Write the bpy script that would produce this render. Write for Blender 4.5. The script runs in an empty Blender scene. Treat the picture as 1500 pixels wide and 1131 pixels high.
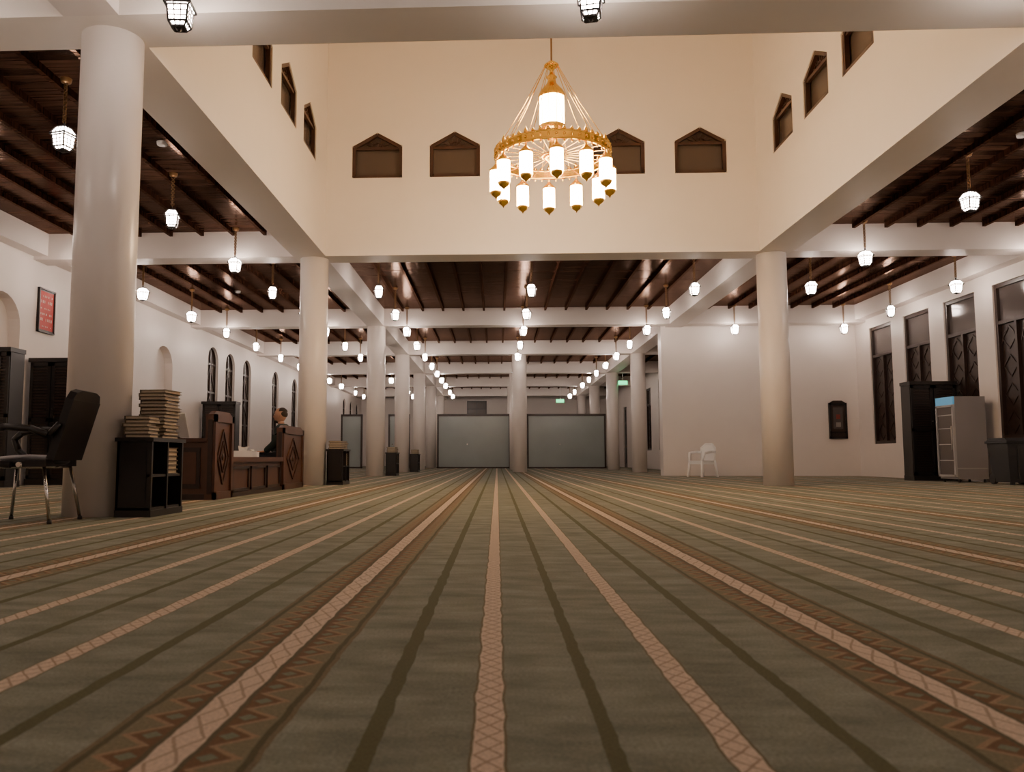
import bpy, math, random
from mathutils import Vector, Matrix
random.seed(4)
S = bpy.context.scene
PI = math.pi

# ------------------------------------------------------------------ materials
def newmat(name):
    m = bpy.data.materials.new(name); m.use_nodes = True
    nt = m.node_tree
    return m, nt, nt.nodes["Principled BSDF"]

def mat(name, col, rough=0.6, metal=0.0, em=None, es=0.0, noise=0.0, nscale=8.0, coat=0.0, bump=0.0):
    m, nt, b = newmat(name)
    b.inputs["Base Color"].default_value = (*col, 1)
    b.inputs["Roughness"].default_value = rough
    b.inputs["Metallic"].default_value = metal
    b.inputs["Coat Weight"].default_value = coat
    if em:
        b.inputs["Emission Color"].default_value = (*em, 1)
        b.inputs["Emission Strength"].default_value = es
    if noise > 0 or bump > 0:
        tc = nt.nodes.new("ShaderNodeTexCoord")
        n = nt.nodes.new("ShaderNodeTexNoise"); n.inputs["Scale"].default_value = nscale
        n.inputs["Detail"].default_value = 4
        nt.links.new(tc.outputs["Object"], n.inputs["Vector"])
        if noise > 0:
            mx = nt.nodes.new("ShaderNodeMix"); mx.data_type = 'RGBA'
            mx.inputs["A"].default_value = (*[c*(1-noise) for c in col], 1)
            mx.inputs["B"].default_value = (*[min(1, c*(1+noise)) for c in col], 1)
            nt.links.new(n.outputs["Fac"], mx.inputs["Factor"])
            nt.links.new(mx.outputs["Result"], b.inputs["Base Color"])
        if bump > 0:
            bp = nt.nodes.new("ShaderNodeBump"); bp.inputs["Strength"].default_value = bump
            bp.inputs["Distance"].default_value = 0.01
            nt.links.new(n.outputs["Fac"], bp.inputs["Height"])
            nt.links.new(bp.outputs["Normal"], b.inputs["Normal"])
    return m

M_WALL = mat("plaster_white", (0.78, 0.705, 0.655), 0.42, noise=0.03, nscale=3, bump=0.08)
M_WALL_LIT = mat("plaster_chandelier_lit", (0.83, 0.765, 0.70), 0.55, noise=0.02, nscale=3, bump=0.05)  # paler raised-hall plaster, with the chandelier's light put into its colour
M_COL = mat("column_paint", (0.82, 0.75, 0.70), 0.30, noise=0.02, nscale=3)
M_BLACK = mat("black_wood", (0.012, 0.009, 0.008), 0.35, noise=0.3, nscale=20)
M_DARKW = mat("dark_wood", (0.030, 0.015, 0.010), 0.35, noise=0.4, nscale=15)
M_FRAMEW = mat("window_frame_wood", (0.050, 0.020, 0.011), 0.35, noise=0.3, nscale=15)
M_GLASSD = mat("dark_glass", (0.10, 0.085, 0.08), 0.12)
M_GLASSB = mat("night_glass", (0.085, 0.062, 0.050), 0.25)
M_DESK = mat("mahogany", (0.085, 0.034, 0.019), 0.35, noise=0.35, nscale=9)
M_DESKD = mat("mahogany_carving", (0.050, 0.021, 0.013), 0.35, noise=0.3, nscale=9)
M_GOLD = mat("gold", (0.95, 0.60, 0.12), 0.22, 1.0)
M_BRASS = mat("aged_brass", (0.30, 0.17, 0.07), 0.4, 0.8)
M_LFRAME = mat("lantern_metal", (0.05, 0.045, 0.045), 0.4, 0.6)
M_LGLOW = mat("lantern_glass", (0.9, 0.9, 0.9), 0.3, em=(1.0, 0.82, 0.71), es=110)
M_CGLOW = mat("chandelier_glass", (0.9, 0.85, 0.7), 0.3, em=(1.0, 0.70, 0.42), es=86)
M_LEATHER = mat("black_leather", (0.012, 0.009, 0.009), 0.35, noise=0.2, nscale=30)
M_CHROME = mat("chrome", (0.6, 0.58, 0.56), 0.15, 1.0)
M_PAGE = mat("book_pages", (0.55, 0.45, 0.32), 0.8, noise=0.15, nscale=60)
M_COVER = mat("book_cover", (0.14, 0.10, 0.06), 0.5, noise=0.3, nscale=10)
M_WHITEPL = mat("white_plastic", (0.93, 0.91, 0.90), 0.3)
M_GREY = mat("fridge_grey", (0.28, 0.26, 0.265), 0.4)
M_FTRIM = mat("fridge_trim", (0.42, 0.40, 0.40), 0.4)
M_BLUE = mat("fridge_header_blue", (0.10, 0.32, 0.5), 0.3, em=(0.15, 0.5, 0.8), es=0.3)
M_BIN = mat("bin_plastic", (0.022, 0.022, 0.025), 0.45)
M_RED = mat("red_lettering", (0.70, 0.42, 0.36), 0.5)
M_PANEL = mat("frosted_panel", (0.31, 0.345, 0.33), 0.22, noise=0.10, nscale=1.2)
M_EXIT = mat("exit_green", (0.02, 0.4, 0.15), 0.4, em=(0.05, 1, 0.35), es=2.5)
M_SKIN = mat("skin", (0.42, 0.23, 0.15), 0.55)
M_HAIR = mat("hair", (0.025, 0.016, 0.012), 0.7)
M_CLOTH = mat("dark_green_cloth", (0.020, 0.032, 0.027), 0.85, noise=0.3, nscale=25)
M_TROUS = mat("dark_trousers", (0.02, 0.02, 0.025), 0.85)
M_SHOE = mat("sock_grey", (0.08, 0.08, 0.08), 0.8)
M_EYE = mat("eye_white", (0.7, 0.68, 0.65), 0.3)
M_PAPER = mat("paper", (0.7, 0.68, 0.65), 0.7)

def wood_ceiling(name, dark, light, gloss=(0.62, 0.43, 0.34)):
    m, nt, b = newmat(name)
    N, L = nt.nodes, nt.links
    tc = N.new("ShaderNodeTexCoord")
    br = N.new("ShaderNodeTexBrick")
    br.inputs["Scale"].default_value = 1
    br.inputs["Brick Width"].default_value = 2.3
    br.inputs["Row Height"].default_value = 0.15
    br.inputs["Mortar Size"].default_value = 0.006
    br.inputs["Color1"].default_value = (*dark, 1)
    br.inputs["Color2"].default_value = (*light, 1)
    br.inputs["Mortar"].default_value = (0.005, 0.003, 0.002, 1)
    L.new(tc.outputs["Object"], br.inputs["Vector"])
    mp = N.new("ShaderNodeMapping"); mp.inputs["Scale"].default_value = (1.5, 22, 5)
    L.new(tc.outputs["Object"], mp.inputs["Vector"])
    no = N.new("ShaderNodeTexNoise"); no.inputs["Scale"].default_value = 1.0; no.inputs["Detail"].default_value = 5
    L.new(mp.outputs["Vector"], no.inputs["Vector"])
    rp = N.new("ShaderNodeValToRGB")
    rp.color_ramp.elements[0].position = 0.3; rp.color_ramp.elements[0].color = (0.35, 0.35, 0.35, 1)
    rp.color_ramp.elements[1].position = 0.7; rp.color_ramp.elements[1].color = (1.6, 1.6, 1.6, 1)
    L.new(no.outputs["Fac"], rp.inputs["Fac"])
    mx = N.new("ShaderNodeMix"); mx.data_type = 'RGBA'; mx.blend_type = 'MULTIPLY'
    mx.inputs["Factor"].default_value = 1
    L.new(br.outputs["Color"], mx.inputs["A"]); L.new(rp.outputs["Color"], mx.inputs["B"])
    bp = N.new("ShaderNodeBump"); bp.inputs["Strength"].default_value = 0.6; bp.inputs["Distance"].default_value = 0.01
    L.new(no.outputs["Fac"], bp.inputs["Height"])
    N.remove(b)
    df = N.new("ShaderNodeBsdfDiffuse"); L.new(mx.outputs["Result"], df.inputs["Color"]); L.new(bp.outputs["Normal"], df.inputs["Normal"])
    gl = N.new("ShaderNodeBsdfGlossy"); gl.inputs["Color"].default_value = (*gloss, 1); gl.inputs["Roughness"].default_value = 0.16
    L.new(bp.outputs["Normal"], gl.inputs["Normal"])
    fr = N.new("ShaderNodeFresnel"); fr.inputs["IOR"].default_value = 1.5
    ml = N.new("ShaderNodeMath"); ml.operation = 'MULTIPLY'; ml.inputs[1].default_value = 0.62
    L.new(fr.outputs[0], ml.inputs[0])
    ms = N.new("ShaderNodeMixShader")
    L.new(ml.outputs[0], ms.inputs[0]); L.new(df.outputs[0], ms.inputs[1]); L.new(gl.outputs[0], ms.inputs[2])
    L.new(ms.outputs[0], N["Material Output"].inputs["Surface"])
    return m
M_CEIL = wood_ceiling("varnished_ceiling_boards", (0.022, 0.0105, 0.0065), (0.058, 0.028, 0.018))
M_JOIST = wood_ceiling("varnished_joist", (0.022, 0.009, 0.005), (0.034, 0.014, 0.008), (.45, .27, .19))

# carpet -----------------------------------------------------------
def carpet():
    m, nt, b = newmat("striped_prayer_carpet")
    N, L = nt.nodes, nt.links
    def math_(op, a, c=None, d=None, clamp=False):
        n = N.new("ShaderNodeMath"); n.operation = op; n.use_clamp = clamp
        for i, v in enumerate((a, c, d)):
            if v is None: continue
            if isinstance(v, (int, float)): n.inputs[i].default_value = v
            else: L.new(v, n.inputs[i])
        return n.outputs[0]
    def mix(f, a, c, bt='MIX'):
        n = N.new("ShaderNodeMix"); n.data_type = 'RGBA'; n.blend_type = bt
        if isinstance(f, (int, float)): n.inputs["Factor"].default_value = f
        else: L.new(f, n.inputs["Factor"])
        for k, v in (("A", a), ("B", c)):
            if isinstance(v, tuple): n.inputs[k].default_value = (*v, 1)
            else: L.new(v, n.inputs[k])
        return n.outputs["Result"]
    tc = N.new("ShaderNodeTexCoord")
    sp = N.new("ShaderNodeSeparateXYZ"); L.new(tc.outputs["Object"], sp.inputs[0])
    x, y = sp.outputs[0], sp.outputs[1]
    P = 1.33
    wn = N.new("ShaderNodeTexNoise"); wn.inputs["Scale"].default_value = 10; wn.inputs["Detail"].default_value = 3
    L.new(tc.outputs["Object"], wn.inputs["Vector"])
    wob = math_('MULTIPLY', math_('SUBTRACT', wn.outputs["Fac"], 0.5), 0.016)
    xw = math_('ADD', x, wob)
    f = math_('FRACT', math_('ADD', math_('DIVIDE', math_('SUBTRACT', xw, 0.175), P), 0.5 + 20))
    s = math_('MULTIPLY', math_('SUBTRACT', f, 0.5), P)
    d = math_('ABSOLUTE', s)
    def band(c, hw):
        return math_('LESS_THAN', math_('ABSOLUTE', math_('SUBTRACT', d, c)), hw)
    def tri(v, per):
        fr = math_('FRACT', math_('ADD', math_('DIVIDE', v, per), 50))
        return math_('ABSOLUTE', math_('SUBTRACT', math_('MULTIPLY', fr, 2), 1))
    base_a, base_b = (0.145, 0.158, 0.120), (0.295, 0.310, 0.250)
    n1 = N.new("ShaderNodeTexNoise"); n1.inputs["Scale"].default_value = 4; n1.inputs["Detail"].default_value = 7
    n1.inputs["Roughness"].default_value = 0.65
    mp = N.new("ShaderNodeMapping"); mp.inputs["Scale"].default_value = (0.9, 2.2, 1)
    L.new(tc.outputs["Object"], mp.inputs["Vector"]); L.new(mp.outputs[0], n1.inputs["Vector"])
    rp = N.new("ShaderNodeMapRange"); rp.inputs[1].default_value = 0.32; rp.inputs[2].default_value = 0.68
    L.new(n1.outputs["Fac"], rp.inputs[0])
    col = mix(rp.outputs[0], base_a, base_b)
    cream = (0.68, 0.55, 0.44); green = (0.105, 0.106, 0.052); brown = (0.165, 0.092, 0.048); tan = (0.33, 0.225, 0.14)
    col = mix(band(0.0, 0.014), col, green)
    col = mix(band(0.375, 0.016), col, green)
    edge = band(0.19, 0.029)
    col = mix(edge, col, (0.17, 0.145, 0.09))
    zl = math_('ADD', math_('MULTIPLY', math_('SUBTRACT', tri(y, 0.11), 0.5), 0.042), 0.19)
    zl2 = math_('SUBTRACT', 0.38, zl)
    zig = math_('LESS_THAN', math_('ABSOLUTE', math_('SUBTRACT', d, zl)), 0.0030)
    zig2 = math_('LESS_THAN', math_('ABSOLUTE', math_('SUBTRACT', d, zl2)), 0.0030)
    cs = mix(math_('MAXIMUM', zig, zig2), cream, (0.38, 0.28, 0.20))
    col = mix(band(0.19, 0.024), col, cs)
    e = math_('SUBTRACT', 0.665, d)
    orn = math_('LESS_THAN', e, 0.140)
    ty = tri(y, 0.095)
    u = math_('DIVIDE', math_('SUBTRACT', e, 0.035), 0.090)
    lower = math_('LESS_THAN', u, math_('ADD', math_('MULTIPLY', ty, 0.62), 0.10))
    mid = math_('LESS_THAN', math_('ABSOLUTE', math_('SUBTRACT', u, math_('ADD', math_('MULTIPLY', ty, 0.62), 0.18))), 0.085)
    ty2 = tri(math_('ADD', y, 0.047), 0.095)
    dia = math_('LESS_THAN', math_('ADD', math_('ABSOLUTE', math_('SUBTRACT', u, 0.30)), math_('MULTIPLY', ty2, 0.55)), 0.20)
    ob = mix(lower, (0.205, 0.180, 0.112), brown)
    ob = mix(mid, ob, tan)
    ob = mix(dia, ob, (0.19, 0.21, 0.145))
    ob = mix(math_('GREATER_THAN', e, 0.118), ob, (0.090, 0.085, 0.045))
    ob = mix(math_('GREATER_THAN', e, 0.130), ob, (0.18, 0.14, 0.085))
    ob = mix(math_('LESS_THAN', e, 0.040), ob, (0.11, 0.092, 0.052))
    tr3 = tri(y, 0.11)
    hx = math_('LESS_THAN', math_('ABSOLUTE', math_('SUBTRACT', e, math_('MULTIPLY', tr3, 0.024))), 0.0032)
    ob = mix(math_('LESS_THAN', e, 0.030), ob, mix(hx, cream, (0.42, 0.32, 0.23)))
    col = mix(orn, col, ob)
    n2 = N.new("ShaderNodeTexNoise"); n2.inputs["Scale"].default_value = 160; n2.inputs["Detail"].default_value = 3
    L.new(tc.outputs["Object"], n2.inputs["Vector"])
    r2 = N.new("ShaderNodeMapRange"); r2.inputs[1].default_value = 0.3; r2.inputs[2].default_value = 0.7
    r2.inputs[3].default_value = 0.75; r2.inputs[4].default_value = 1.2
    L.new(n2.outputs["Fac"], r2.inputs[0])
    vm = N.new("ShaderNodeVectorMath"); vm.operation = 'SCALE'
    L.new(col, vm.inputs[0]); L.new(r2.outputs[0], vm.inputs["Scale"])
    L.new(vm.outputs[0], b.inputs["Base Color"])
    b.inputs["Roughness"].default_value = 0.95
    b.inputs["Specular IOR Level"].default_value = 0.1
    b.inputs["Sheen Weight"].default_value = 0.08
    b.inputs["Sheen Roughness"].default_value = 0.6
    b.inputs["Sheen Tint"].default_value = (0.85, 0.75, 0.6, 1)
    bp = N.new("ShaderNodeBump"); bp.inputs["Strength"].default_value = 0.3; bp.inputs["Distance"].default_value = 0.004
    L.new(n2.outputs["Fac"], bp.inputs["Height"]); L.new(bp.outputs["Normal"], b.inputs["Normal"])
    return m
M_CARPET = carpet()

# ------------------------------------------------------------------ mesh builder
class MB:
    def __init__(s):
        s.v = []; s.f = []; s.m = []; s.sm = []; s.mats = []; s.T = Matrix.Identity(4)
    def mi(s, m):
        if m not in s.mats: s.mats.append(m)
        return s.mats.index(m)
    def add(s, vs, fs, m, smooth=False):
        o = len(s.v); k = s.mi(m)
        s.v += [tuple(s.T @ Vector(p)) for p in vs]
        for f in fs:
            s.f.append([o+i for i in f]); s.m.append(k); s.sm.append(smooth)
    def box(s, x0, x1, y0, y1, z0, z1, m):
        vs = [(x0,y0,z0),(x1,y0,z0),(x1,y1,z0),(x0,y1,z0),(x0,y0,z1),(x1,y0,z1),(x1,y1,z1),(x0,y1,z1)]
        s.add(vs, [(0,3,2,1),(4,5,6,7),(0,1,5,4),(1,2,6,5),(2,3,7,6),(3,0,4,7)], m)
    def bar(s, p, q, w, m, h=None):
        s.cyl(p, q, w/2*1.414, w/2*1.414, m, 4, False, PI/4)
    def cyl(s, p, q, r0, r1, m, n=12, smooth=True, ph=0.0, caps=True):
        p, q = Vector(p), Vector(q); a = (q-p).normalized()
        t = Vector((0,0,1)) if abs(a.z) < 0.9 else Vector((1,0,0))
        u = t.cross(a).normalized(); w = a.cross(u)
        vs = []
        for c, r in ((p, r0), (q, r1)):
            for i in range(n):
                an = ph + 2*PI*i/n
                vs.append(c + u*(math.cos(an)*r) + w*(math.sin(an)*r))
        fs = [(i, (i+1) % n, n+(i+1) % n, n+i) for i in range(n)]
        s.add(vs, fs, m, smooth)
        if caps:
            s.add(vs, [tuple(range(n-1, -1, -1)), tuple(range(n, 2*n))], m, False)
    def lathe(s, c, prof, m, n=24, smooth=True, ph=0.0):
        vs = []
        for (r, z) in prof:
            for i in range(n):
                a = ph + 2*PI*i/n
                vs.append((c[0]+r*math.cos(a), c[1]+r*math.sin(a), c[2]+z))
        fs = []
        for j in range(len(prof)-1):
            for i in range(n):
                fs.append((j*n+i, j*n+(i+1) % n, (j+1)*n+(i+1) % n, (j+1)*n+i))
        s.add(vs, fs, m, smooth)
        s.add(vs, [tuple(range(n-1, -1, -1)), tuple(range((len(prof)-1)*n, len(prof)*n))], m, False)
    def torus(s, c, R, r, m, n=24, k=8, M=None):
        vs = []; M = M or Matrix.Identity(3)
        for i in range(n):
            a = 2*PI*i/n
            for j in range(k):
                b = 2*PI*j/k
                vs.append(Vector(c) + M @ Vector(((R+r*math.cos(b))*math.cos(a), (R+r*math.cos(b))*math.sin(a), r*math.sin(b))))
        fs = [(i*k+j, ((i+1) % n)*k+j, ((i+1) % n)*k+(j+1) % k, i*k+(j+1) % k) for i in range(n) for j in range(k)]
        s.add(vs, fs, m, True)
    def prism(s, poly, ext, m):
        n = len(poly); e = Vector(ext)
        vs = [Vector(p) for p in poly] + [Vector(p)+e for p in poly]
        fs = [tuple(range(n)), tuple(range(2*n-1, n-1, -1))] + [(i, n+i, n+(i+1) % n, (i+1) % n) for i in range(n)]
        s.add(vs, fs, m)
    def ell(s, c, rx, ry, rz, m, n=16, k=10, z0=-1, z1=1):
        vs = []
        for j in range(k+1):
            t = -PI/2 + PI*j/k
            zz = max(z0, min(z1, math.sin(t))); rr = math.sqrt(max(0, 1-zz*zz))
            for i in range(n):
                a = 2*PI*i/n
                vs.append((c[0]+rx*rr*math.cos(a), c[1]+ry*rr*math.sin(a), c[2]+rz*zz))
        fs = [(j*n+i, j*n+(i+1) % n, (j+1)*n+(i+1) % n, (j+1)*n+i) for j in range(k) for i in range(n)]
        s.add(vs, fs, m, True)
    def tube(s, pts, r, m, n=8):
        for a, b in zip(pts[:-1], pts[1:]):
            s.cyl(a, b, r, r, m, n)
        for p in pts[1:-1]:
            s.ell(p, r, r, r, m, n, 6)
    def mesh(s, name):
        me = bpy.data.meshes.new(name)
        me.from_pydata(s.v, [], s.f)
        for m in s.mats: me.materials.append(m)
        me.polygons.foreach_set("material_index", s.m)
        me.polygons.foreach_set("use_smooth", s.sm)
        me.update()
        return me
    def obj(s, name, parent=None, loc=(0,0,0), rot=0.0, recalc=True, bevel=0.0):
        me = s.mesh(name)
        if recalc:
            import bmesh
            bm = bmesh.new(); bm.from_mesh(me)
            bmesh.ops.remove_doubles(bm, verts=bm.verts, dist=1e-6)
            bmesh.ops.recalc_face_normals(bm, faces=bm.faces)
            bm.to_mesh(me); bm.free()
        o = bpy.data.objects.new(name, me); S.collection.objects.link(o)
        o.location = loc; o.rotation_euler = (0, 0, rot)
        if parent: o.parent = parent
        if bevel > 0:
            bv = o.modifiers.new("bevel", 'BEVEL'); bv.width = bevel; bv.segments = 2; bv.limit_method = 'ANGLE'
        return o

def cut(o, cmb):
    c = cmb.obj("cutter_tmp")
    md = o.modifiers.new("b", 'BOOLEAN'); md.operation = 'DIFFERENCE'; md.object = c; md.solver = 'EXACT'
    bpy.context.view_layer.update()
    dg = bpy.context.evaluated_depsgraph_get()
    me = bpy.data.meshes.new_from_object(o.evaluated_get(dg))
    o.modifiers.clear(); o.data = me
    bpy.data.objects.remove(c)

def empty(name, loc=(0,0,0)):
    e = bpy.data.objects.new(name, None); e.location = loc; S.collection.objects.link(e); e.empty_display_size = 0.1
    return e

# ------------------------------------------------------------------ room dimensions
XL, XR, XR2 = -8.0, 9.3, 6.6
YB, YF = -3.0, 48.0
ZB, ZC, ZH = 3.87, 4.32, 8.3
CX = [-3.14, 4.63]
R0, R1, R2, R3, R4, R5, R6 = 6.33, 13.8, 21.1, 27.0, 33.0, 39.0, 45.0
N0, N1 = 5.95, 6.46      # near transverse beam

b = MB(); b.box(XL-.3, XR+.3, YB-.3, YF+.3, -0.12, 0, M_CARPET); b.obj("floor")

def arch(y, w, z0, z1):
    r = w/2; pts = [(y-r, z0), (y+r, z0)]
    for i in range(0, 13):
        a = PI*i/12
        pts.append((y+r*math.cos(a), z1-r*0.95+r*0.95*math.sin(a)))
    return pts

# left wall with arched windows and niches
b = MB(); b.box(XL-.35, XL, YB, YF, 0, ZC, M_WALL); wl = b.obj("wall_left")
LW = [22.65, 24.15, 25.8, 29.2, 32.0, 34.5, 42.6, 44.6, 46.6]
c = MB()
for y in LW:
    c.prism([(XL-.14, p[0], p[1]) for p in arch(y, .85, .8, 3.58)], (.3, 0, 0), M_WALL)
for y, z0 in ((5.5, .9), (9.0, .9), (12.75, .9), (16.0, 1.2), (19.25, 1.2)):
    c.prism([(XL-.2, p[0], p[1]) for p in arch(y, 1.05, z0, 3.15)], (.4, 0, 0), M_WALL)
cut(wl, c)
for i, y in enumerate(LW):
    w = MB()
    pts = arch(y, .85, .8, 3.58)
    w.prism([(XL-.13, p[0], p[1]) for p in pts], (.02, 0, 0), M_DARKW)
    for p, q in zip(pts, pts[1:]+pts[:1]):
        w.bar((XL-.10, *p), (XL-.10, *q), .06, M_DARKW)
    w.box(XL-.12, XL-.07, y-.025, y+.025, .8, 3.5, M_DARKW)
    for z in (1.5, 2.3, 3.1):
        w.box(XL-.12, XL-.07, y-.42, y+.42, z-.025, z+.025, M_DARKW)
    w.box(XL-.112, XL-.105, y-.38, y-.04, 2.34, 3.06, M_GLASSB); w.box(XL-.112, XL-.105, y+.04, y+.38, 2.34, 3.06, M_GLASSB)
    for z in (1.15, 1.9, 2.7):
        w.bar((XL-.09, y-.4, z-.32), (XL-.09, y, z+.32), .025, M_DARKW)
        w.bar((XL-.09, y+.4, z-.32), (XL-.09, y, z+.32), .025, M_DARKW)
    w.obj("window_%d" % (i+1))

# right wall with tall carved windows
b = MB(); b.box(XR, XR+.35, YB, 21.5, 0, ZC, M_WALL); wr = b.obj("wall_right")
RW = [20.15, 18.45, 16.75, 15.05, 13.4, 11.7, 8.5, 5.0]
c = MB()
for y in RW:
    c.box(XR-.1, XR+.13, y-.56, y+.56, .8, 3.68, M_WALL)
cut(wr, c)
def tall_window(y, X, n, sgn=1, W=.56, z0=.8, z1=3.68):
    w = MB()
    def bx(d0, d1, y0, y1, za, zb, m):
        xs = sorted((X+sgn*d0, X+sgn*d1)); w.box(xs[0], xs[1], y0, y1, za, zb, m)
    bx(.10, .13, y-W, y+W, z0, z1, M_DARKW)
    zt = z1-.72
    for s_ in (-1, 1):
        ys = sorted((y+s_*W, y+s_*(W-.07))); bx(.03, .12, ys[0], ys[1], z0, z1, M_DARKW)
    for z in (z0+.035, z1-.035, zt):
        bx(.035, .12, y-W+.05, y+W-.05, z-.035, z+.035, M_DARKW)
    bx(.085, .10, y-W+.05, y+W-.05, zt+.03, z1-.06, M_GLASSD)
    bx(.04, .12, y-.03, y+.03, z0, zt, M_DARKW)
    xx = X+sgn*.095
    for s_ in (-1, 1):
        yc = y+s_*(W/2)
        h = (W-.1)/2
        for k in range(4):
            zc = z0+.3+(zt-z0-.5)*k/3.2
            P = [(xx, yc-h*.85, zc), (xx, yc, zc+.2), (xx, yc+h*.85, zc), (xx, yc, zc-.2)]
            for p, q in zip(P, P[1:]+P[:1]):
                w.bar(p, q, .020, M_DARKW)
        P = [(xx, yc-h*.9, zt-.4), (xx, yc-h*.6, zt-.2), (xx, yc, zt-.08), (xx, yc+h*.6, zt-.2), (xx, yc+h*.9, zt-.4)]
        for p, q in zip(P, P[1:]):
            w.bar(p, q, .024, M_DARKW)
    w.obj("window_%d" % n)
for i, y in enumerate(RW):
    tall_window(y, XR, 20+i)

# cross wall and inner right wall
b = MB(); b.box(4.3, XR+.35, 21.5, 21.9, 0, ZC, M_WALL); b.obj("wall_cross")
b = MB(); b.box(XR2, XR2+.3, 21.9, YF, 0, ZC, M_WALL); w2 = b.obj("wall_inner_right")
c = MB()
IW = [(33.2, .8, 3.68), (36.0, .8, 3.5), (40.0, 0.0, 3.1), (42.6, 0.0, 3.1), (45.8, 1.0, 3.6)]
for y, z0, z1 in IW:
    c.box(XR2-.1, XR2+.13, y-.56, y+.56, z0-.05 if z0 == 0 else z0, z1, M_WALL)
cut(w2, c)
for i, (y, z0, z1) in enumerate(IW):
    if z0 == 0:
        d = MB()
        d.box(XR2+.06, XR2+.12, y-.56, y+.56, 0, z1, M_DARKW)
        for s_ in (-1, 1):
            for za, zb in ((.2, 1.0), (1.15, 2.2), (2.35, z1-.15)):
                yc = y+s_*.27
                d.box(XR2+.04, XR2+.07, yc-.2, yc+.2, za, zb, M_BLACK)
        d.cyl((XR2+.0, y-.05, 1.05), (XR2+.06, y-.05, 1.05), .02, .02, M_BRASS)
        d.obj("door_%d" % i)
    else:
        tall_window(y, XR2, 40+i, z0=z0, z1=z1)

# far wall, wall behind the photographer
b = MB(); b.box(XL-.35, XR2+.3, YF, YF+.3, 0, ZC, M_WALL); wf = b.obj("wall_far")
c = MB(); c.box(-1.75, -.6, YF-.1, YF+.1, 2.85, 3.82, M_WALL); cut(wf, c)
w = MB(); w.box(-1.75, -.6, YF+.05, YF+.09, 2.85, 3.82, M_GLASSB)
for xx in (-1.72, -1.18, -.63): w.box(xx-.03, xx+.03, YF+.01, YF+.06, 2.85, 3.82, M_DARKW)
for zz in (2.88, 3.35, 3.79): w.box(-1.75, -.6, YF+.01, YF+.06, zz-.03, zz+.03, M_DARKW)
w.obj("window_60")
b = MB(); b.box(XL-.35, XR+.35, YB-.3, YB, 0, ZC, M_WALL); b.obj("wall_rear")

# ceilings -----------------------------------------------------------
xi0, xi1 = -2.9, 4.36     # inner faces of raised hall
b = MB()
b.box(XL-.35, -3.4, YB, YF, ZC, ZC+.1, M_CEIL)
b.box(4.86, XR+.35, YB, YF, ZC, ZC+.1, M_CEIL)
b.box(-3.4, 4.86, YB, N0+.02, ZC, ZC+.1, M_CEIL)
b.box(-3.4, 4.86, 14.0, YF, ZC, ZC+.1, M_CEIL)
b.obj("ceiling")
j = MB()
def joists(x0, x1, y0, y1, step=.52):
    n = int(round((x1-x0)/step))
    for i in range(1, n):
        x = x0+(x1-x0)*i/n
        j.box(x-.026, x+.026, y0, y1, ZC-.08, ZC+.01, M_JOIST)
for y0, y1 in ((YB, N0-.02), (N1+.02, 13.55), (14.05, 20.9), (21.3, 26.8), (27.2, 32.8), (33.2, 38.8), (39.2, 44.8), (45.2, YF)):
    joists(XL+.25, -3.4, y0, y1)
    if y0 < 21: joists(4.86, XR-.25, y0, y1)
    else: joists(4.86, XR2-.2, y0, y1)
    if not (6 < y0 < 8): joists(-2.95, 4.4, y0, y1)
j.obj("ceiling_joists")

# beams
b = MB()
b.box(XL, XR, N0, N1, ZB, ZC, M_WALL_LIT)
b.box(XL, -3.45, 13.58, 14.02, ZB, ZC, M_WALL); b.box(4.9, XR, 13.58, 14.02, ZB, ZC, M_WALL)
b.box(XL, XR, R2-.2, R2+.2, ZB, ZC, M_WALL)
for y in (R3, R4, R5, R6):
    b.box(XL, XR2, y-.2, y+.2, ZB, ZC, M_WALL)
seg = [(YB, N0), (14.05, R2-.2), (R2+.2, R3-.2), (R3+.2, R4-.2), (R4+.2, R5-.2), (R5+.2, R6-.2), (R6+.2, YF)]
for x in CX:
    for y0, y1 in seg: b.box(x-.22, x+.22, y0, y1, ZB, ZC, M_WALL)
b.obj("ceiling_beams")
t = MB()
t.box(XL, XL+.25, YB, YF, ZB+.06, ZC, M_WALL); t.obj("trim_1")
t = MB(); t.box(XR-.25, XR, YB, 21.5, ZB+.06, ZC, M_WALL); t.obj("trim_2")

# raised hall (clerestory)
def pent(c0, w, z0, z1):
    return [(c0-w/2, z0), (c0+w/2, z0), (c0+w/2, z1-.24), (c0, z1), (c0-w/2, z1-.24)]
WZ0, WZ1, WW = 5.22, 6.02, .86
SY = [8.3, 9.7, 11.0, 12.3]; BX = [-2.03, -.70, 2.08, 3.44]
b = MB(); b.box(-3.46, xi0, N1, 13.55, ZB, ZH, M_WALL_LIT); o = b.obj("wall_clerestory_left")
c = MB()
for y in SY: c.prism([(xi0-.12, p[0], p[1]) for p in pent(y, WW, WZ0, WZ1)], (.3, 0, 0), M_WALL_LIT)
cut(o, c)
b = MB(); b.box(xi1, 4.92, N1, 13.55, ZB, ZH, M_WALL_LIT); o = b.obj("wall_clerestory_right")
c = MB()
for y in SY: c.prism([(xi1-.18, p[0], p[1]) for p in pent(y, WW, WZ0, WZ1)], (.3, 0, 0), M_WALL_LIT)
cut(o, c)
b = MB(); b.box(-3.46, 4.92, 13.55, 14.05, ZB, ZH, M_WALL_LIT); o = b.obj("wall_clerestory_far")
c = MB()
for x in BX: c.prism([(p[0], 13.4, p[1]) for p in pent(x, WW, WZ0, WZ1)], (0, .27, 0), M_WALL_LIT)
cut(o, c)
b = MB(); b.box(-3.46, 4.92, N0, N1, ZC, ZH, M_WALL_LIT); b.obj("wall_clerestory_near")
b = MB(); b.box(-3.5, 4.95, N0-.05, 14.1, ZH, ZH+.15, M_WALL_LIT); b.obj("ceiling_raised")

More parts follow.
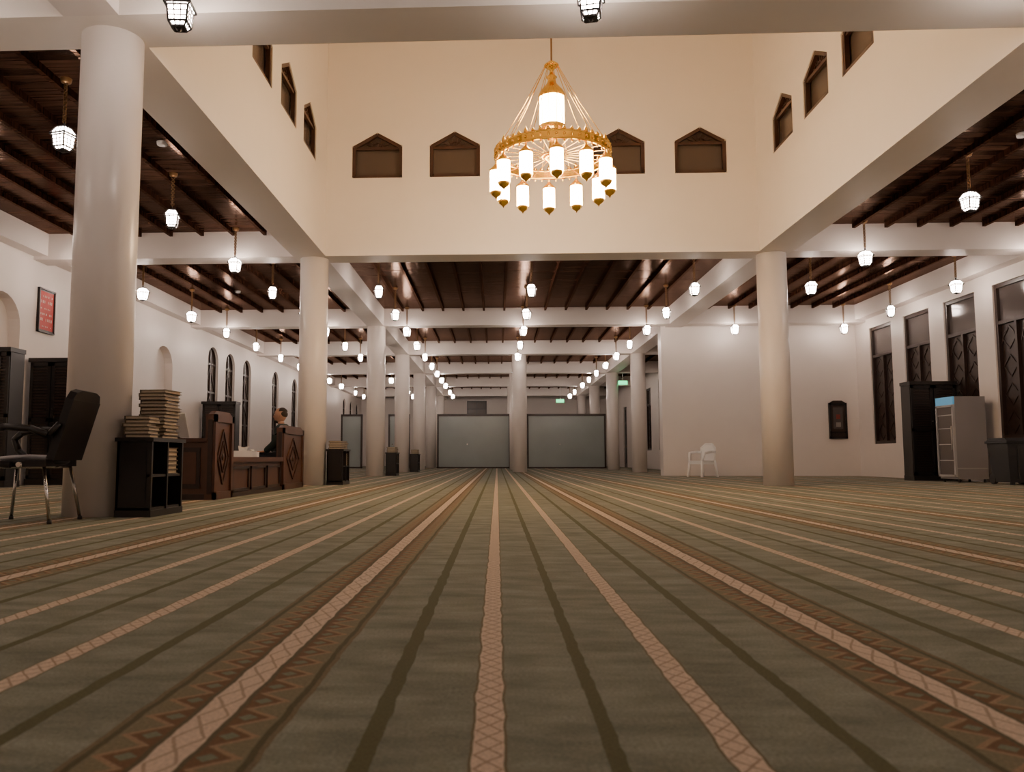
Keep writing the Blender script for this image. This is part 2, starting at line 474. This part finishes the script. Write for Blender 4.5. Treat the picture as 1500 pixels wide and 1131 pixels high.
def pent_window(n, fn):
    w = MB(); pts = pent(0, WW, WZ0, WZ1)
    w.prism([fn(p[0], .10, p[1]) for p in pts], Vector(fn(0, .115, 0))-Vector(fn(0, .10, 0)), M_GLASSB)
    for p, q in zip(pts, pts[1:]+pts[:1]):
        k = .93
        cc = (0, (WZ0+WZ1)/2)
        a = (p[0]*k, cc[1]+(p[1]-cc[1])*k); d = (q[0]*k, cc[1]+(q[1]-cc[1])*k)
        w.bar(fn(a[0], .045, a[1]), fn(d[0], .045, d[1]), .06, M_FRAMEW)
    zs = WZ1-.27
    w.bar(fn(-WW/2+.03, .055, zs), fn(WW/2-.03, .055, zs), .045, M_FRAMEW)
    for an in (25, 50, 75, 105, 130, 155):
        a = math.radians(an)
        L_ = .19 if 60 < an < 120 else (.22 if 40 < an < 140 else .27)
        w.bar(fn(0, .07, zs), fn(math.cos(a)*L_, .07, zs+math.sin(a)*L_), .018, M_FRAMEW)
    for k in range(8):
        a0, a1 = PI*k/8, PI*(k+1)/8
        w.bar(fn(math.cos(a0)*.11, .07, zs+math.sin(a0)*.11), fn(math.cos(a1)*.11, .07, zs+math.sin(a1)*.11), .018, M_FRAMEW)
    w.obj("window_%d" % n)
for i, y in enumerate(SY):
    pent_window(70+i, lambda a, d, z, y=y: (xi0-d, y+a, z))
    pent_window(80+i, lambda a, d, z, y=y: (xi1+d, y+a, z))
for i, x in enumerate(BX):
    pent_window(90+i, lambda a, d, z, x=x: (x+a, 13.55+d, z))

# columns
def column(x, y, r=.24):
    b = MB(); b.cyl((0, 0, 0), (0, 0, ZB), r, r, M_COL, 48); return b.obj("column", loc=(x, y, 0))
for y in (R0, R1, R2, R3, R4, R5, R6): column(CX[0], y)
column(CX[1], R0); column(CX[1], R1)
for y in (R3, R4, R5, R6): column(CX[1], y)
for y in (R3, R4, R5): column(.74, y)

# partition screens at the far end
def partition(x0, x1, y=37.6, z=2.42):
    p = MB()
    p.box(x0, x1, y-.02, y+.02, .04, z, M_PANEL)
    for a, c_ in ((x0, x0+.08), (x1-.08, x1)): p.box(a, c_, y-.05, y+.05, 0, z+.04, M_DARKW)
    p.box(x0, x1, y-.05, y+.05, z-.04, z+.06, M_DARKW); p.box(x0, x1, y-.05, y+.05, 0, .07, M_DARKW)
    p.cyl(((x0+x1)/2-.3, y-.06, 1.1), ((x0+x1)/2-.3, y+.06, 1.1), .03, .03, M_CHROME)
    p.obj("partition_screen")
partition(-2.75, .62); partition(1.36, 4.95); partition(-7.2, -6.2); partition(-5.0, -4.0)

# ------------------------------------------------------------------ lanterns
LZ = 3.68
def lantern_mesh():
    l = MB()
    top = ZC-LZ
    l.lathe((0, 0, top-.05), [(.01, 0), (.05, .01), (.06, .05)], M_BRASS, 12)
    z = .17; k = 0
    while z < top-.06:
        Mx = Matrix.Rotation(PI/2, 3, 'X') if k % 2 else Matrix.Rotation(PI/2, 3, 'Y')
        l.torus((0, 0, z+.018), .020, .007, M_BRASS, 8, 4, Mx)
        z += .026; k += 1
    a4 = PI/4; q = math.sqrt(2)
    l.lathe((0, 0, 0), [(.05*q, .125), (.012, .15), (.012, .175)], M_LFRAME, 4, False, a4)
    prof = [(.042*q, -.115), (.064*q, -.085), (.074*q, .03), (.092*q, .045), (.048*q, .122)]
    g = [(r-.006, zz) for r, zz in prof]
    l.lathe((0, 0, 0), g, M_LGLOW, 4, False, a4)
    for kk in range(4):
        an = a4+kk*PI/2
        for (r0, z0), (r1, z1) in zip(prof[:-1], prof[1:]):
            l.bar((r0*math.cos(an), r0*math.sin(an), z0), (r1*math.cos(an), r1*math.sin(an), z1), .013, M_LFRAME)
        an2 = an+PI/2
        for r, zz in prof:
            l.bar((r*math.cos(an), r*math.sin(an), zz), (r*math.cos(an2), r*math.sin(an2), zz), .014, M_LFRAME)
        am = an+a4
        ca, sa = math.cos(am), math.sin(am); ta, tb = -sa, ca
        for (r0, z0), (r1, z1) in zip(prof[:-1], prof[1:]):
            for off in (-.33, .33):
                a0, a1 = r0/q, r1/q
                l.bar((a0*ca+ta*a0*off, a0*sa+tb*a0*off, z0), (a1*ca+ta*a1*off, a1*sa+tb*a1*off, z1), .008, M_LFRAME)
        for r, zz in ((.067*q, -.047), (.072*q, -.01)):
            l.bar((r*math.cos(an), r*math.sin(an), zz), (r*math.cos(an2), r*math.sin(an2), zz), .008, M_LFRAME)
    l.lathe((0, 0, 0), [(.008, -.14), (.02, -.125), (.040*q, -.113)], M_LFRAME, 4, False, a4)
    return l.mesh("pendant_lantern")
LM = lantern_mesh()
def lantern(x, y):
    o = bpy.data.objects.new("pendant_lantern", LM); S.collection.objects.link(o)
    o.location = (x, y, LZ); o.rotation_euler = (0, 0, random.uniform(-.4, .4))
side = [-.1, 2.6, 5.3, 7.9, 10.7, 13.38]
back = [15.7, 18.3, 20.75, 23.4, 26.1, 28.7, 31.3, 33.9, 36.5, 40.2, 42.8]
for y in side + back:
    lantern(-4.4, y); lantern(-7.0, y)
    if y < 21:
        yy = 10.42 if y == 10.7 else y
        lantern(6.0, yy); lantern(8.7, yy)
for y in [-.1, 2.6, 5.62] + back:
    for x in (-2.3, .68, 3.8):
        if abs(x-.75) < .1 and min(abs(y-R3), abs(y-R4)) < .5: continue
        lantern(x, y)

# ------------------------------------------------------------------ chandelier
def chandelier(X, Y):
    l = MB(); R = .72; zr = 4.30
    n = 64
    def ring(r0, r1, z0, z1, m):
        vs = []
        for r, z in ((r0, z0), (r1, z0), (r1, z1), (r0, z1)):
            for i in range(n):
                a = 2*PI*i/n; vs.append((r*math.cos(a), r*math.sin(a), z))
        fs = []
        for q_ in range(4):
            for i in range(n):
                A = q_*n; B = ((q_+1) % 4)*n
                fs.append((A+i, A+(i+1) % n, B+(i+1) % n, B+i))
        l.add(vs, fs, m, False)
    ring(R-.012, R+.012, zr-.05, zr+.035, M_GOLD)
    l.torus((0, 0, zr+.04), R, .016, M_GOLD, 64, 8); l.torus((0, 0, zr-.055), R, .016, M_GOLD, 64, 8)
    for i in range(48):
        a = 2*PI*i/48; c_, s_ = math.cos(a), math.sin(a)
        h = .085 if i % 4 == 0 else .05
        l.lathe((R*c_, R*s_, zr+.05), [(.022, 0), (.026, h*.35), (.010, h*.7), (.002, h)], M_GOLD, 6)
        l.ell(((R+.014)*c_, (R+.014)*s_, zr-.005), .018, .018, .022, M_GOLD, 6, 4)
        l.ell((R*c_, R*s_, zr-.085), .014, .014, .02, M_GOLD, 6, 4)
    l.torus((0, 0, zr-.02), .13, .012, M_GOLD, 32, 6)
    l.lathe((0, 0, zr-.16), [(.005, -.03), (.03, 0), (.045, .05), (.10, .10), (.13, .15), (.05, .2), (.03, .36), (.06, .38)], M_GOLD, 24)
    for i in range(24):
        a = 2*PI*i/24; l.cyl((.12*math.cos(a), .12*math.sin(a), zr-.01), (R*math.cos(a), R*math.sin(a), zr-.01), .0055, .0055, M_GOLD, 5)
    def lamp(x, y, z, s=1.0):
        l.lathe((x, y, z), [(.003, 0), (.012, .02), (.02*s, .03), (.055*s, .055), (.072*s, .085), (.074*s, .10)], M_GOLD, 16)
        l.lathe((x, y, z), [(.074*s, .10), (.074*s, .37)], M_CGLOW, 16)
        for k in range(6):
            a = 2*PI*k/6
            l.cyl((x+.077*s*math.cos(a), y+.077*s*math.sin(a), z+.10), (x+.077*s*math.cos(a), y+.077*s*math.sin(a), z+.37), .0035, .0035, M_GOLD, 4)
        l.lathe((x, y, z), [(.082*s, .365), (.085*s, .38), (.06*s, .41), (.03*s, .44), (.012, .47), (.01, .53)], M_GOLD, 16)
    for i in range(12):
        a = -PI/2+2*PI*i/12
        lamp(R*math.cos(a), R*math.sin(a), 3.73, 1.05)
    l.lathe((0, 0, 0), [(.03, zr+.2), (.12, 4.60), (.165, 4.64), (.17, 4.68)], M_GOLD, 24)
    l.lathe((0, 0, 0), [(.155, 4.67), (.155, 5.06)], M_CGLOW, 24)
    for k in range(10):
        a = 2*PI*k/10; l.cyl((.16*math.cos(a), .16*math.sin(a), 4.67), (.16*math.cos(a), .16*math.sin(a), 5.06), .005, .005, M_GOLD, 5)
    l.lathe((0, 0, 0), [(.17, 5.05), (.175, 5.08), (.15, 5.14), (.10, 5.20), (.06, 5.25), (.045, 5.30), (.07, 5.33), (.03, 5.37), (.02, 5.42), (.05, 5.45), (.09, 5.50), (.05, 5.53), (.015, 5.56)], M_GOLD, 24)
    l.torus((0, 0, 5.49), .085, .012, M_GOLD, 20, 6)
    for i in range(12):
        a = 2*PI*i/12+.13
        P = [Vector((.085*math.cos(a), .085*math.sin(a), 5.48)), None, Vector((R*math.cos(a), R*math.sin(a), zr+.04))]
        P[1] = P[0].lerp(P[2], .45)+Vector((0, 0, -.04))
        l.tube(P, .0045, M_GOLD, 5)
    l.cyl((0, 0, 5.5), (0, 0, ZH-.06), .012, .012, M_BRASS, 8)
    l.lathe((0, 0, ZH-.1), [(.02, 0), (.10, .04), (.12, .1)], M_GOLD, 24)
    l.obj("chandelier", loc=(X, Y, 0), recalc=False)
chandelier(.72, 10.2)

# ------------------------------------------------------------------ furniture
def book(b, x, y, z, lx, ly, h, ang=0.0, cover=M_COVER):
    T = b.T.copy(); b.T = T @ Matrix.Translation((x, y, z)) @ Matrix.Rotation(ang, 4, 'Z')
    b.box(-lx/2, lx/2, -ly/2, ly/2, 0, h*.16, cover); b.box(-lx/2, lx/2, -ly/2, ly/2, h*.84, h, cover)
    b.box(-lx/2+.008, lx/2-.010, -ly/2+.008, ly/2-.008, h*.12, h*.88, M_PAGE)
    b.box(-lx/2, -lx/2+.006, -ly/2, ly/2, 0, h, cover)
    b.T = T
def book_cabinet(x, y, stacks, W=.27, D=.62, H=.60):
    b = MB()
    b.box(-W/2, -W/2+.02, -D/2, D/2, .03, H-.02, M_BLACK)
    for yy in (-D/2, D/2-.025): b.box(-W/2, W/2, yy, yy+.025, 0, H-.02, M_BLACK)
    b.box(-W/2, W/2, -.012, .012, .05, H-.02, M_BLACK)
    for z in (.05, .30): b.box(-W/2, W/2-.01, -D/2, D/2, z, z+.02, M_BLACK)
    b.box(-W/2-.015, W/2+.015, -D/2-.015, D/2+.015, H-.03, H, M_BLACK)
    b.box(-W/2-.005, W/2+.005, -D/2-.005, D/2+.005, 0, .05, M_BLACK)
    b.box(-W/2+.04, W/2-.04, -D/2-.006, -D/2, .10, H-.08, M_BLACK)
    z = .32
    for k in range(6):
        book(b, .0, .15, z, .22, .24-.01*(k % 2), .034); z += .035
    b.obj("book_cabinet", loc=(x, y, 0))
    s = MB()
    for (sx, sy, n, lx, ly) in stacks:
        z = 0
        for k in range(n):
            book(s, sx+random.uniform(-.010, .010), sy+random.uniform(-.012, .012), z, lx, ly, .027, random.uniform(-.08, .08),
                 M_COVER if k % 5 else M_DARKW); z += .028
    s.obj("book_stack", loc=(x, y, H))
book_cabinet(-2.745, 6.42, [(.0, .14, 14, .22, .28), (-.01, -.18, 6, .20, .20)])
for yy in (R1+.2, R2+.2, R3+.2):
    book_cabinet(-2.72, yy, [(.0, .14, 5, .22, .26), (0, -.16, 5, .22, .26)])

def office_chair(x, y, rot):
    b = MB()
    b.ell((0, 0, .42), .26, .255, .05, M_LEATHER, 24, 8)
    b.box(-.24, .22, -.235, .235, .385, .43, M_LEATHER)
    T = b.T.copy()
    b.T = T @ Matrix.Translation((.22, 0, .40)) @ Matrix.Rotation(math.radians(16), 4, 'Y')
    b.box(-.02, .035, -.22, .22, .04, .47, M_LEATHER)
    b.prism([(-.02, -.22, .47), (-.02, .22, .47), (-.02, .19, .52), (-.02, .12, .54), (-.02, -.12, .54), (-.02, -.19, .52)], (.05, 0, 0), M_LEATHER)
    for z in (.12, .22, .32, .42): b.ell((-.015, 0, z), .022, .205, .055, M_LEATHER, 16, 6)
    b.T = T
    for s_ in (-1, 1):
        yy = s_*.265
        P = [(.24, yy, .60), (.12, yy, .645), (-.05, yy, .655), (-.2, yy, .63), (-.25, yy, .58), (-.22, yy, .50), (-.12, yy, .41), (0, yy, .40)]
        b.tube(P, .024, M_LEATHER, 10)
        b.tube([(.3, yy*.9, .68), (.24, yy, .60)], .018, M_LEATHER, 8)
        b.tube([(-.1, yy, .40), (-.1, s_*.2, .40)], .018, M_CHROME, 8)
        b.tube([(.05, yy, .40), (.05, s_*.2, .40)], .018, M_CHROME, 8)
        for lx, fx in ((-.19, -.235), (.19, .26)):
            b.tube([(lx, s_*.2, .395), (fx, s_*.235, .012)], .0125, M_CHROME, 8)
            b.cyl((fx, s_*.235, 0), (fx, s_*.235, .025), .017, .015, M_BLACK, 10)
        b.tube([(-.19, s_*.2, .385), (.19, s_*.2, .385)], .012, M_CHROME, 8)
    b.tube([(.19, -.2, .385), (.19, .2, .385)], .012, M_CHROME, 8)
    b.obj("office_chair", loc=(x, y, 0), rot=rot)
office_chair(-3.29, 5.66, math.radians(4))

def plastic_chair(x, y, rot, s=.95):
    b = MB(); b.T = Matrix.Scale(s, 4)
    b.box(-.25, .25, -.25, .23, .40, .44, M_WHITEPL)
    for yy in (-.25, .20): b.box(-.25, .25, yy, yy+.03, .34, .42, M_WHITEPL)
    for xx in (-.25, .22): b.box(xx, xx+.03, -.25, .23, .34, .42, M_WHITEPL)
    b.prism([(-.23, .20, .44), (.23, .20, .44), (.25, .22, .78), (.12, .24, .87), (-.12, .24, .87), (-.25, .22, .78)], (0, .025, 0), M_WHITEPL)
    b.tube([(-.24, .2, .44), (-.25, .22, .78), (-.12, .245, .88), (.12, .245, .88), (.25, .22, .78), (.24, .2, .44)], .024, M_WHITEPL, 8)
    for s_ in (-1, 1):
        b.tube([(s_*.24, .21, .44), (s_*.27, .27, .0)], .034, M_WHITEPL, 8)
        b.tube([(s_*.23, -.22, .43), (s_*.26, -.27, 0)], .034, M_WHITEPL, 8)
        b.tube([(s_*.25, .22, .66), (s_*.29, .05, .67), (s_*.28, -.18, .64), (s_*.24, -.23, .43)], .034, M_WHITEPL, 8)
    b.obj("plastic_chair", loc=(x, y, 0), rot=rot)
plastic_chair(4.92, 20.0, math.radians(-60), .90)

# tall black cabinets with slatted doors
def cabinet(x0, x1, y, H, D=.4):
    b = MB(); W = x1-x0
    b.box(-W/2, W/2, .03, D, 0, H, M_BLACK)
    b.box(-W/2-.02, W/2+.02, -.02, D, H-.05, H+.02, M_BLACK); b.box(-W/2-.01, W/2+.01, -.01, D, 0, .1, M_BLACK)
    for s_ in (-1, 1):
        a0, a1 = sorted((s_*.012, s_*(W/2-.01)))
        for xx in (a0, a1-.05): b.box(xx, xx+.05, 0, .03, .11, H-.06, M_BLACK)
        for z in (.11, H*.5, H-.12): b.box(a0, a1, 0, .03, z, z+.06, M_BLACK)
        z = .2
        while z < H-.14:
            b.box(a0+.05, a1-.05, .008, .03, z, z+.018, M_DARKW); z += .05
        b.cyl((s_*.045, -.02, H*.5+.2), (s_*.045, 0, H*.5+.2), .012, .012, M_CHROME, 10)
    b.obj("tall_cabinet", loc=((x0+x1)/2, y, 0))
cabinet(-7.9, -7.15, 13.45, 2.12)
cabinet(-7.95, -7.55, 12.3, 2.15)
cabinet(-7.9, -7.0, 21.6, 1.95)
cabinet(8.35, 9.25, 16.9, 1.98)

# refrigerator, door faces -X
b = MB()
b.box(-.28, .28, -.3, .3, .06, 1.60, M_GREY)
b.box(-.30, -.28, -.285, .285, .14, 1.42, M_GLASSD)
for a in (-.3, .26): b.box(-.32, -.28, a, a+.04, .1, 1.44, M_FTRIM)
for z in (.1, 1.41): b.box(-.32, -.28, -.3, .3, z, z+.04, M_FTRIM)
for z in (.4, .7, 1.0, 1.25): b.box(-.304, -.30, -.26, .26, z, z+.015, M_FTRIM)
b.box(-.31, -.28, -.3, .3, 1.45, 1.60, M_BLUE)
b.box(-.345, -.32, -.27, -.25, .6, 1.05, M_CHROME)
for yy in (-.25, .25):
    for xx in (-.23, .23): b.cyl((xx, yy, 0), (xx, yy, .07), .025, .02, M_BLACK, 10)
b.box(-.281, .27, -.302, -.3, .25, .27, M_FTRIM)
b.obj("refrigerator", loc=(8.80, 15.95, 0), bevel=.006)

# wheelie bin
b = MB()
vs = [(-.25, -.24, .04), (.25, -.24, .04), (.25, .24, .04), (-.25, .24, .04), (-.30, -.29, .70), (.30, -.29, .70), (.30, .29, .70), (-.30, .29, .70)]
b.add(vs, [(0,3,2,1),(4,5,6,7),(0,1,5,4),(1,2,6,5),(2,3,7,6),(3,0,4,7)], M_BIN)
b.box(-.325, .325, -.315, .315, .70, .74, M_BIN)
b.prism([(-.31, -.3, .74), (-.31, .3, .74), (-.31, .22, .79), (-.31, -.22, .79)], (.62, 0, 0), M_BIN)
b.cyl((-.22, .36, .73), (.22, .36, .73), .018, .018, M_BIN); b.cyl((-.2, .25, .09), (-.26, .25, .09), .09, .09, M_BLACK, 20); b.cyl((.2, .25, .09), (.26, .25, .09), .09, .09, M_BLACK, 20)
for s_ in (-.2, .2): b.bar((s_, .29, .72), (s_, .37, .73), .03, M_BIN)
for s_ in (-.12, .12): b.box(s_-.012, s_+.012, -.29, -.25, .1, .66, M_BIN)
for sx in (-.2, .2): b.box(sx-.03, sx+.03, -.24, -.18, 0, .05, M_BIN)
b.obj("wheelie_bin", loc=(8.84, 14.45, 0), bevel=.006)

# wall display box on cross wall
b = MB()
b.box(-.22, .22, -.06, 0, 0, .92, M_DARKW)
b.prism([(-.2, -.06, .92), (.2, -.06, .92), (.1, -.06, .98), (-.1, -.06, .98)], (0, .06, 0), M_DARKW)
for x0, x1, z0, z1 in ((-.22, -.17, 0, .92), (.17, .22, 0, .92), (-.22, .22, 0, .06), (-.22, .22, .86, .92), (-.22, .22, .14, .18)):
    b.box(x0, x1, -.085, -.055, z0, z1, M_BLACK)
b.box(-.12, .12, -.064, -.058, .25, .8, M_GLASSD); b.box(-.05, .05, -.068, -.063, .5, .62, mat("dull_red", (.2, .03, .02), .5)); b.box(-.06, .06, -.068, -.063, .3, .42, mat("dull_paper", (.25, .22, .2), .7))
b.obj("wall_display_case", loc=(8.75, 21.5, .95))

# framed red calligraphy sign on left wall
b = MB()
b.box(0, .03, -.26, .26, 0, .78, M_BLACK)
for a in (-.26, .235): b.box(.02, .05, a, a+.025, 0, .78, M_DARKW)
for z in (0, .755): b.box(.02, .05, -.26, .26, z, z+.025, M_DARKW)
for k in range(6):
    z = .1+k*.105
    for q in range(7):
        if (k*3+q) % 5 == 0: continue
        y0 = -.19+q*.055; h_ = .02+.03*((k*2+q*3) % 3)/2
        b.box(.03, .034, y0, y0+.018+.015*((q+k) % 2), z, z+h_, M_RED)
b.box(.029, .031, -.22, .22, .05, .73, mat("sign_red", (.50, .025, .018), .5))
b.obj("framed_wall_sign", loc=(XL+.002, 14.0, 2.65))

# exit signs
for (x, y, z, top) in ((3.0, 39.0, 3.1, ZB), (5.05, 33.0, 3.4, ZB)):
    b = MB(); b.box(-.18, .18, -.02, .02, 0, .15, M_EXIT); b.box(-.20, .20, -.015, .015, -.02, .17, M_WHITEPL)
    b.cyl((0, 0, .16), (0, 0, top-z+.02), .01, .01, M_WHITEPL)
    b.obj("exit_sign", loc=(x, y, z))
for x, y in ((-4.1, 9.6), (6.3, 9.8), (-6.0, 18.5)):
    b = MB(); b.lathe((0, 0, -.05), [(.03, 0), (.06, .01), (.07, .06)], M_WHITEPL, 20); b.obj("smoke_detector", loc=(x, y, ZC))

# lecture bench (wood, carved end panels), long axis along Y
def lecture_bench():
    e = empty("lecture_bench", (-3.05, 8.7, 0))
    def part(b, n): return b.obj(n, parent=e)
    def endpanel(y0, y1, H, n):
        b = MB(); ym = (y0+y1)/2
        b.box(-.06, 0, y0, y1, 0, H, M_DESK)
        b.prism([(-.06, y0, H), (-.06, y1, H), (-.06, y1-.1, H+.04), (-.06, y0+.1, H+.04)], (.06, 0, 0), M_DESK)
        for a in (y0, y1-.07): b.box(0, .025, a, a+.07, 0, H, M_DESK); b.box(-.085, -.06, a, a+.07, 0, H, M_DESK)
        for z in (0, H-.08): b.box(0, .025, y0, y1, z, z+.08, M_DESK)
        zc = H/2
        for k, hh in ((1.0, .30), (.55, .17)):
            P = [(.006, ym-(y1-y0)*.30*k, zc), (.006, ym, zc+hh), (.006, ym+(y1-y0)*.30*k, zc), (.006, ym, zc-hh)]
            for p, q in zip(P, P[1:]+P[:1]): b.bar(p, q, .018, M_DESKD)
        b.ell((.005, ym, zc), .012, .03, .04, M_DESKD, 10, 6)
        b.box(-.055, -.005, y0-.012, y0, .06, H-.06, M_DARKW)
        part(b, n)
    endpanel(0.0, .62, .92, "carved_end_near")
    endpanel(2.85, 4.05, .88, "carved_end_far")
    b = MB()
    b.box(-.60, -.02, .62, 2.85, 0, .40, M_DESK)
    b.box(-.62, .02, .62, 2.85, .40, .46, M_DESK)
    for k in range(3):
        y0 = .70+k*.72
        for (a0, a1, z0, z1) in ((y0, y0+.64, .06, .09), (y0, y0+.64, .32, .35), (y0, y0+.03, .06, .35), (y0+.61, y0+.64, .06, .35)):
            b.box(-.02, -.002, a0, a1, z0, z1, M_DARKW)
    b.box(-.02, .005, .62, 2.85, 0, .05, M_DARKW)
    part(b, "low_bench")
    b = MB()
    b.box(-.56, -.08, 2.86, 4.02, 0, .36, M_DESK)
    b.box(-.58, -.07, 2.85, 4.05, .33, .37, M_DESK)
    part(b, "seat")
    b = MB()
    b.box(-.95, -.06, .02, .60, .06, .62, M_DESK); b.box(-.98, -.06, -.02, .64, .62, .66, M_DESK)
    b.box(-.95, -.06, .01, .6, 0, .06, M_DARKW)
    for a in (-.9, -.5): b.box(a, a+.36, .005, .02, .12, .56, M_DARKW); b.box(a+.04, a+.32, -.002, .006, .17, .51, M_DESK)
    part(b, "side_desk")
lecture_bench()
b = MB(); b.box(-.12, .12, -.06, .06, 0, .08, M_WHITEPL); b.prism([(-.05, -.01, .08), (.05, -.01, .08), (.07, 0, .14), (.0, .01, .12), (-.06, 0, .15)], (0, .02, 0), M_PAPER)
b.obj("tissue_box", loc=(-3.32, 10.6, .462), rot=.3)
b = MB(); b.box(-.08, .08, -.05, .05, 0, .07, M_WHITEPL); b.cyl((0, 0, .07), (0, 0, .1), .03, .03, M_PAPER); b.obj("tissue_pack", loc=(-3.3, 10.95, .462))
b = MB()
b.T = Matrix.Rotation(math.radians(-60), 4, 'X'); b.box(-.11, .11, -.15, .15, 0, .012, M_PAPER)
b.T = Matrix.Identity(4); b.bar((0, .02, -.13), (0, .12, -.13), .02, M_DARKW); b.bar((0, .1, -.13), (0, .02, .02), .02, M_DARKW)
b.obj("reading_stand", loc=(-3.52, 8.88, .80))

# ------------------------------------------------------------------ seated man (faces -X)
def skin_obj(name, verts, edges, radii, m, parent, sub=2):
    me = bpy.data.meshes.new(name); me.from_pydata(verts, edges, []); me.update()
    o = bpy.data.objects.new(name, me); S.collection.objects.link(o)
    o.modifiers.new("skin", 'SKIN')
    for i, r in enumerate(radii):
        sv = me.skin_vertices[0].data[i]; sv.radius = (r if isinstance(r, tuple) else (r, r)); sv.use_root = (i == 0)
    sb = o.modifiers.new("sub", 'SUBSURF'); sb.levels = sub; sb.render_levels = sub
    bpy.context.view_layer.update()
    dg = bpy.context.evaluated_depsgraph_get()
    nm = bpy.data.meshes.new_from_object(o.evaluated_get(dg))
    bpy.data.objects.remove(o)
    nm.materials.clear(); nm.materials.append(m)
    for p in nm.polygons: p.use_smooth = True
    o2 = bpy.data.objects.new(name, nm); S.collection.objects.link(o2); o2.parent = parent
    return o2
man = empty("seated_man", (-3.29, 12.38, .37))
V = [(0,0,.10),(.03,0,.24),(.04,0,.38),(.03,0,.50),(.01,0,.60),
     (.03,.17,.51),(-.03,.23,.30),(-.20,.17,.175),
     (.03,-.17,.51),(-.03,-.23,.30),(-.20,-.17,.175)]
E = [(0,1),(1,2),(2,3),(3,4),(3,5),(5,6),(6,7),(3,8),(8,9),(9,10)]
Rr = [.14,.14,.15,.135,.07,.085,.062,.046,.085,.062,.046]
skin_obj("jacket", V, E, Rr, M_CLOTH, man)
V = [(0,0,.09),(-.08,.095,.085),(-.40,.12,.10),(-.42,.12,-.10),(-.41,.12,-.28),(-.08,-.095,.085),(-.40,-.12,.10),(-.42,-.12,-.10),(-.41,-.12,-.28)]
E = [(0,1),(1,2),(2,3),(3,4),(0,5),(5,6),(6,7),(7,8)]
skin_obj("trousers", V, E, [.12,.09,.068,.058,.045,.09,.068,.058,.045], M_TROUS, man)
for s_ in (-1, 1):
    skin_obj("foot", [(-.40,s_*.12,-.31),(-.46,s_*.125,-.33),(-.56,s_*.13,-.34)], [(0,1),(1,2)], [.04,.036,.026], M_SHOE, man)
    hv = [(-.20,s_*.17,.175),(-.245,s_*.155,.172),(-.285,s_*.145,.172)]
    skin_obj("palm", hv, [(0,1),(1,2)], [.027,(.036,.018),(.034,.016)], M_SKIN, man)
    for k, (dy, L_) in enumerate(((.028, .060), (.010, .072), (-.009, .066), (-.027, .052))):
        yb = s_*.145+dy
        skin_obj("finger_%d" % (k+1), [(-.28,yb,.173),(-.28-L_*.5,yb+dy*.1,.178),(-.28-L_*.82,yb+dy*.12,.160),(-.28-L_,yb+dy*.12,.142)], [(0,1),(1,2),(2,3)], [.0095,.009,.008,.007], M_SKIN, man, 1)
    skin_obj("thumb", [(-.235,s_*.13,.172),(-.262,s_*.105,.178),(-.29,s_*.098,.172)], [(0,1),(1,2)], [.012,.010,.008], M_SKIN, man, 1)
skin_obj("neck", [(.0,0,.56),(-.01,0,.66)], [(0,1)], [.062,.058], M_SKIN, man)
def head():
    b = MB()
    hz = .725; n, k = 28, 20
    vs = []
    for jx in range(k+1):
        t = -PI/2+PI*jx/k; sz = math.sin(t); cz = math.cos(t)
        for i in range(n):
            a = 2*PI*i/n
            x = math.cos(a)*cz*.100; y = math.sin(a)*cz*.078; z = sz*.120
            if sz < 0:
                k2 = -sz
                y *= 1-.28*k2
                if x > 0: x *= 1-.25*k2
                x -= .012*k2
            front = max(0, -math.cos(a))*cz
            if front > .8 and abs(sz-.12) < .12: x += .008
            if front > .9 and -.30 < sz < .02: x -= .006
            vs.append((x-.015, y, z+hz))
    fs = [(jx*n+i, jx*n+(i+1) % n, (jx+1)*n+(i+1) % n, (jx+1)*n+i) for jx in range(k) for i in range(n)]
    b.add(vs, fs, M_SKIN, True)
    b.ell((-.120, 0, hz-.018), .016, .013, .013, M_SKIN, 10, 8); b.cyl((-.104, 0, hz+.025), (-.122, 0, hz-.015), .007, .011, M_SKIN, 8)
    for s_ in (-1, 1):
        b.ell((-.098, s_*.03, hz+.014), .012, .014, .009, M_EYE, 10, 8); b.ell((-.108, s_*.03, hz+.014), .004, .006, .006, M_HAIR, 8, 6)
        b.bar((-.106, s_*.015, hz+.034), (-.098, s_*.05, hz+.034), .008, M_HAIR)
        b.ell((.0, s_*.078, hz+.0), .018, .010, .030, M_SKIN, 10, 8)
    b.ell((-.102, 0, hz-.056), .010, .024, .007, mat("lips", (.25, .08, .07), .5), 10, 6)
    b.ell((-.066, 0, hz-.088), .038, .044, .030, M_HAIR, 16, 8)
    b.ell((.012, 0, hz+.030), .088, .079, .095, M_HAIR, 24, 14, z0=.35)
    b.ell((.026, 0, hz+.02), .070, .076, .062, M_HAIR, 20, 10)
    b.obj("head", parent=man)
head()

# ------------------------------------------------------------------ world + camera
w = bpy.data.worlds.new("World"); S.world = w; w.use_nodes = True
w.node_tree.nodes["Background"].inputs[0].default_value = (.02, .02, .03, 1)
w.node_tree.nodes["Background"].inputs[1].default_value = .3
cd = bpy.data.cameras.new("camera"); cam = bpy.data.objects.new("camera", cd); S.collection.objects.link(cam)
cam.location = (0, 0, .44)
cam.rotation_euler = (math.radians(90+5.07), 0, math.radians(2.6))
cd.sensor_width = 36; cd.lens = 28.8; cd.shift_x = .051; cd.clip_start = .05; cd.clip_end = 200
cd.dof.use_dof = True; cd.dof.focus_distance = 12.0; cd.dof.aperture_fstop = 5.6
S.camera = cam
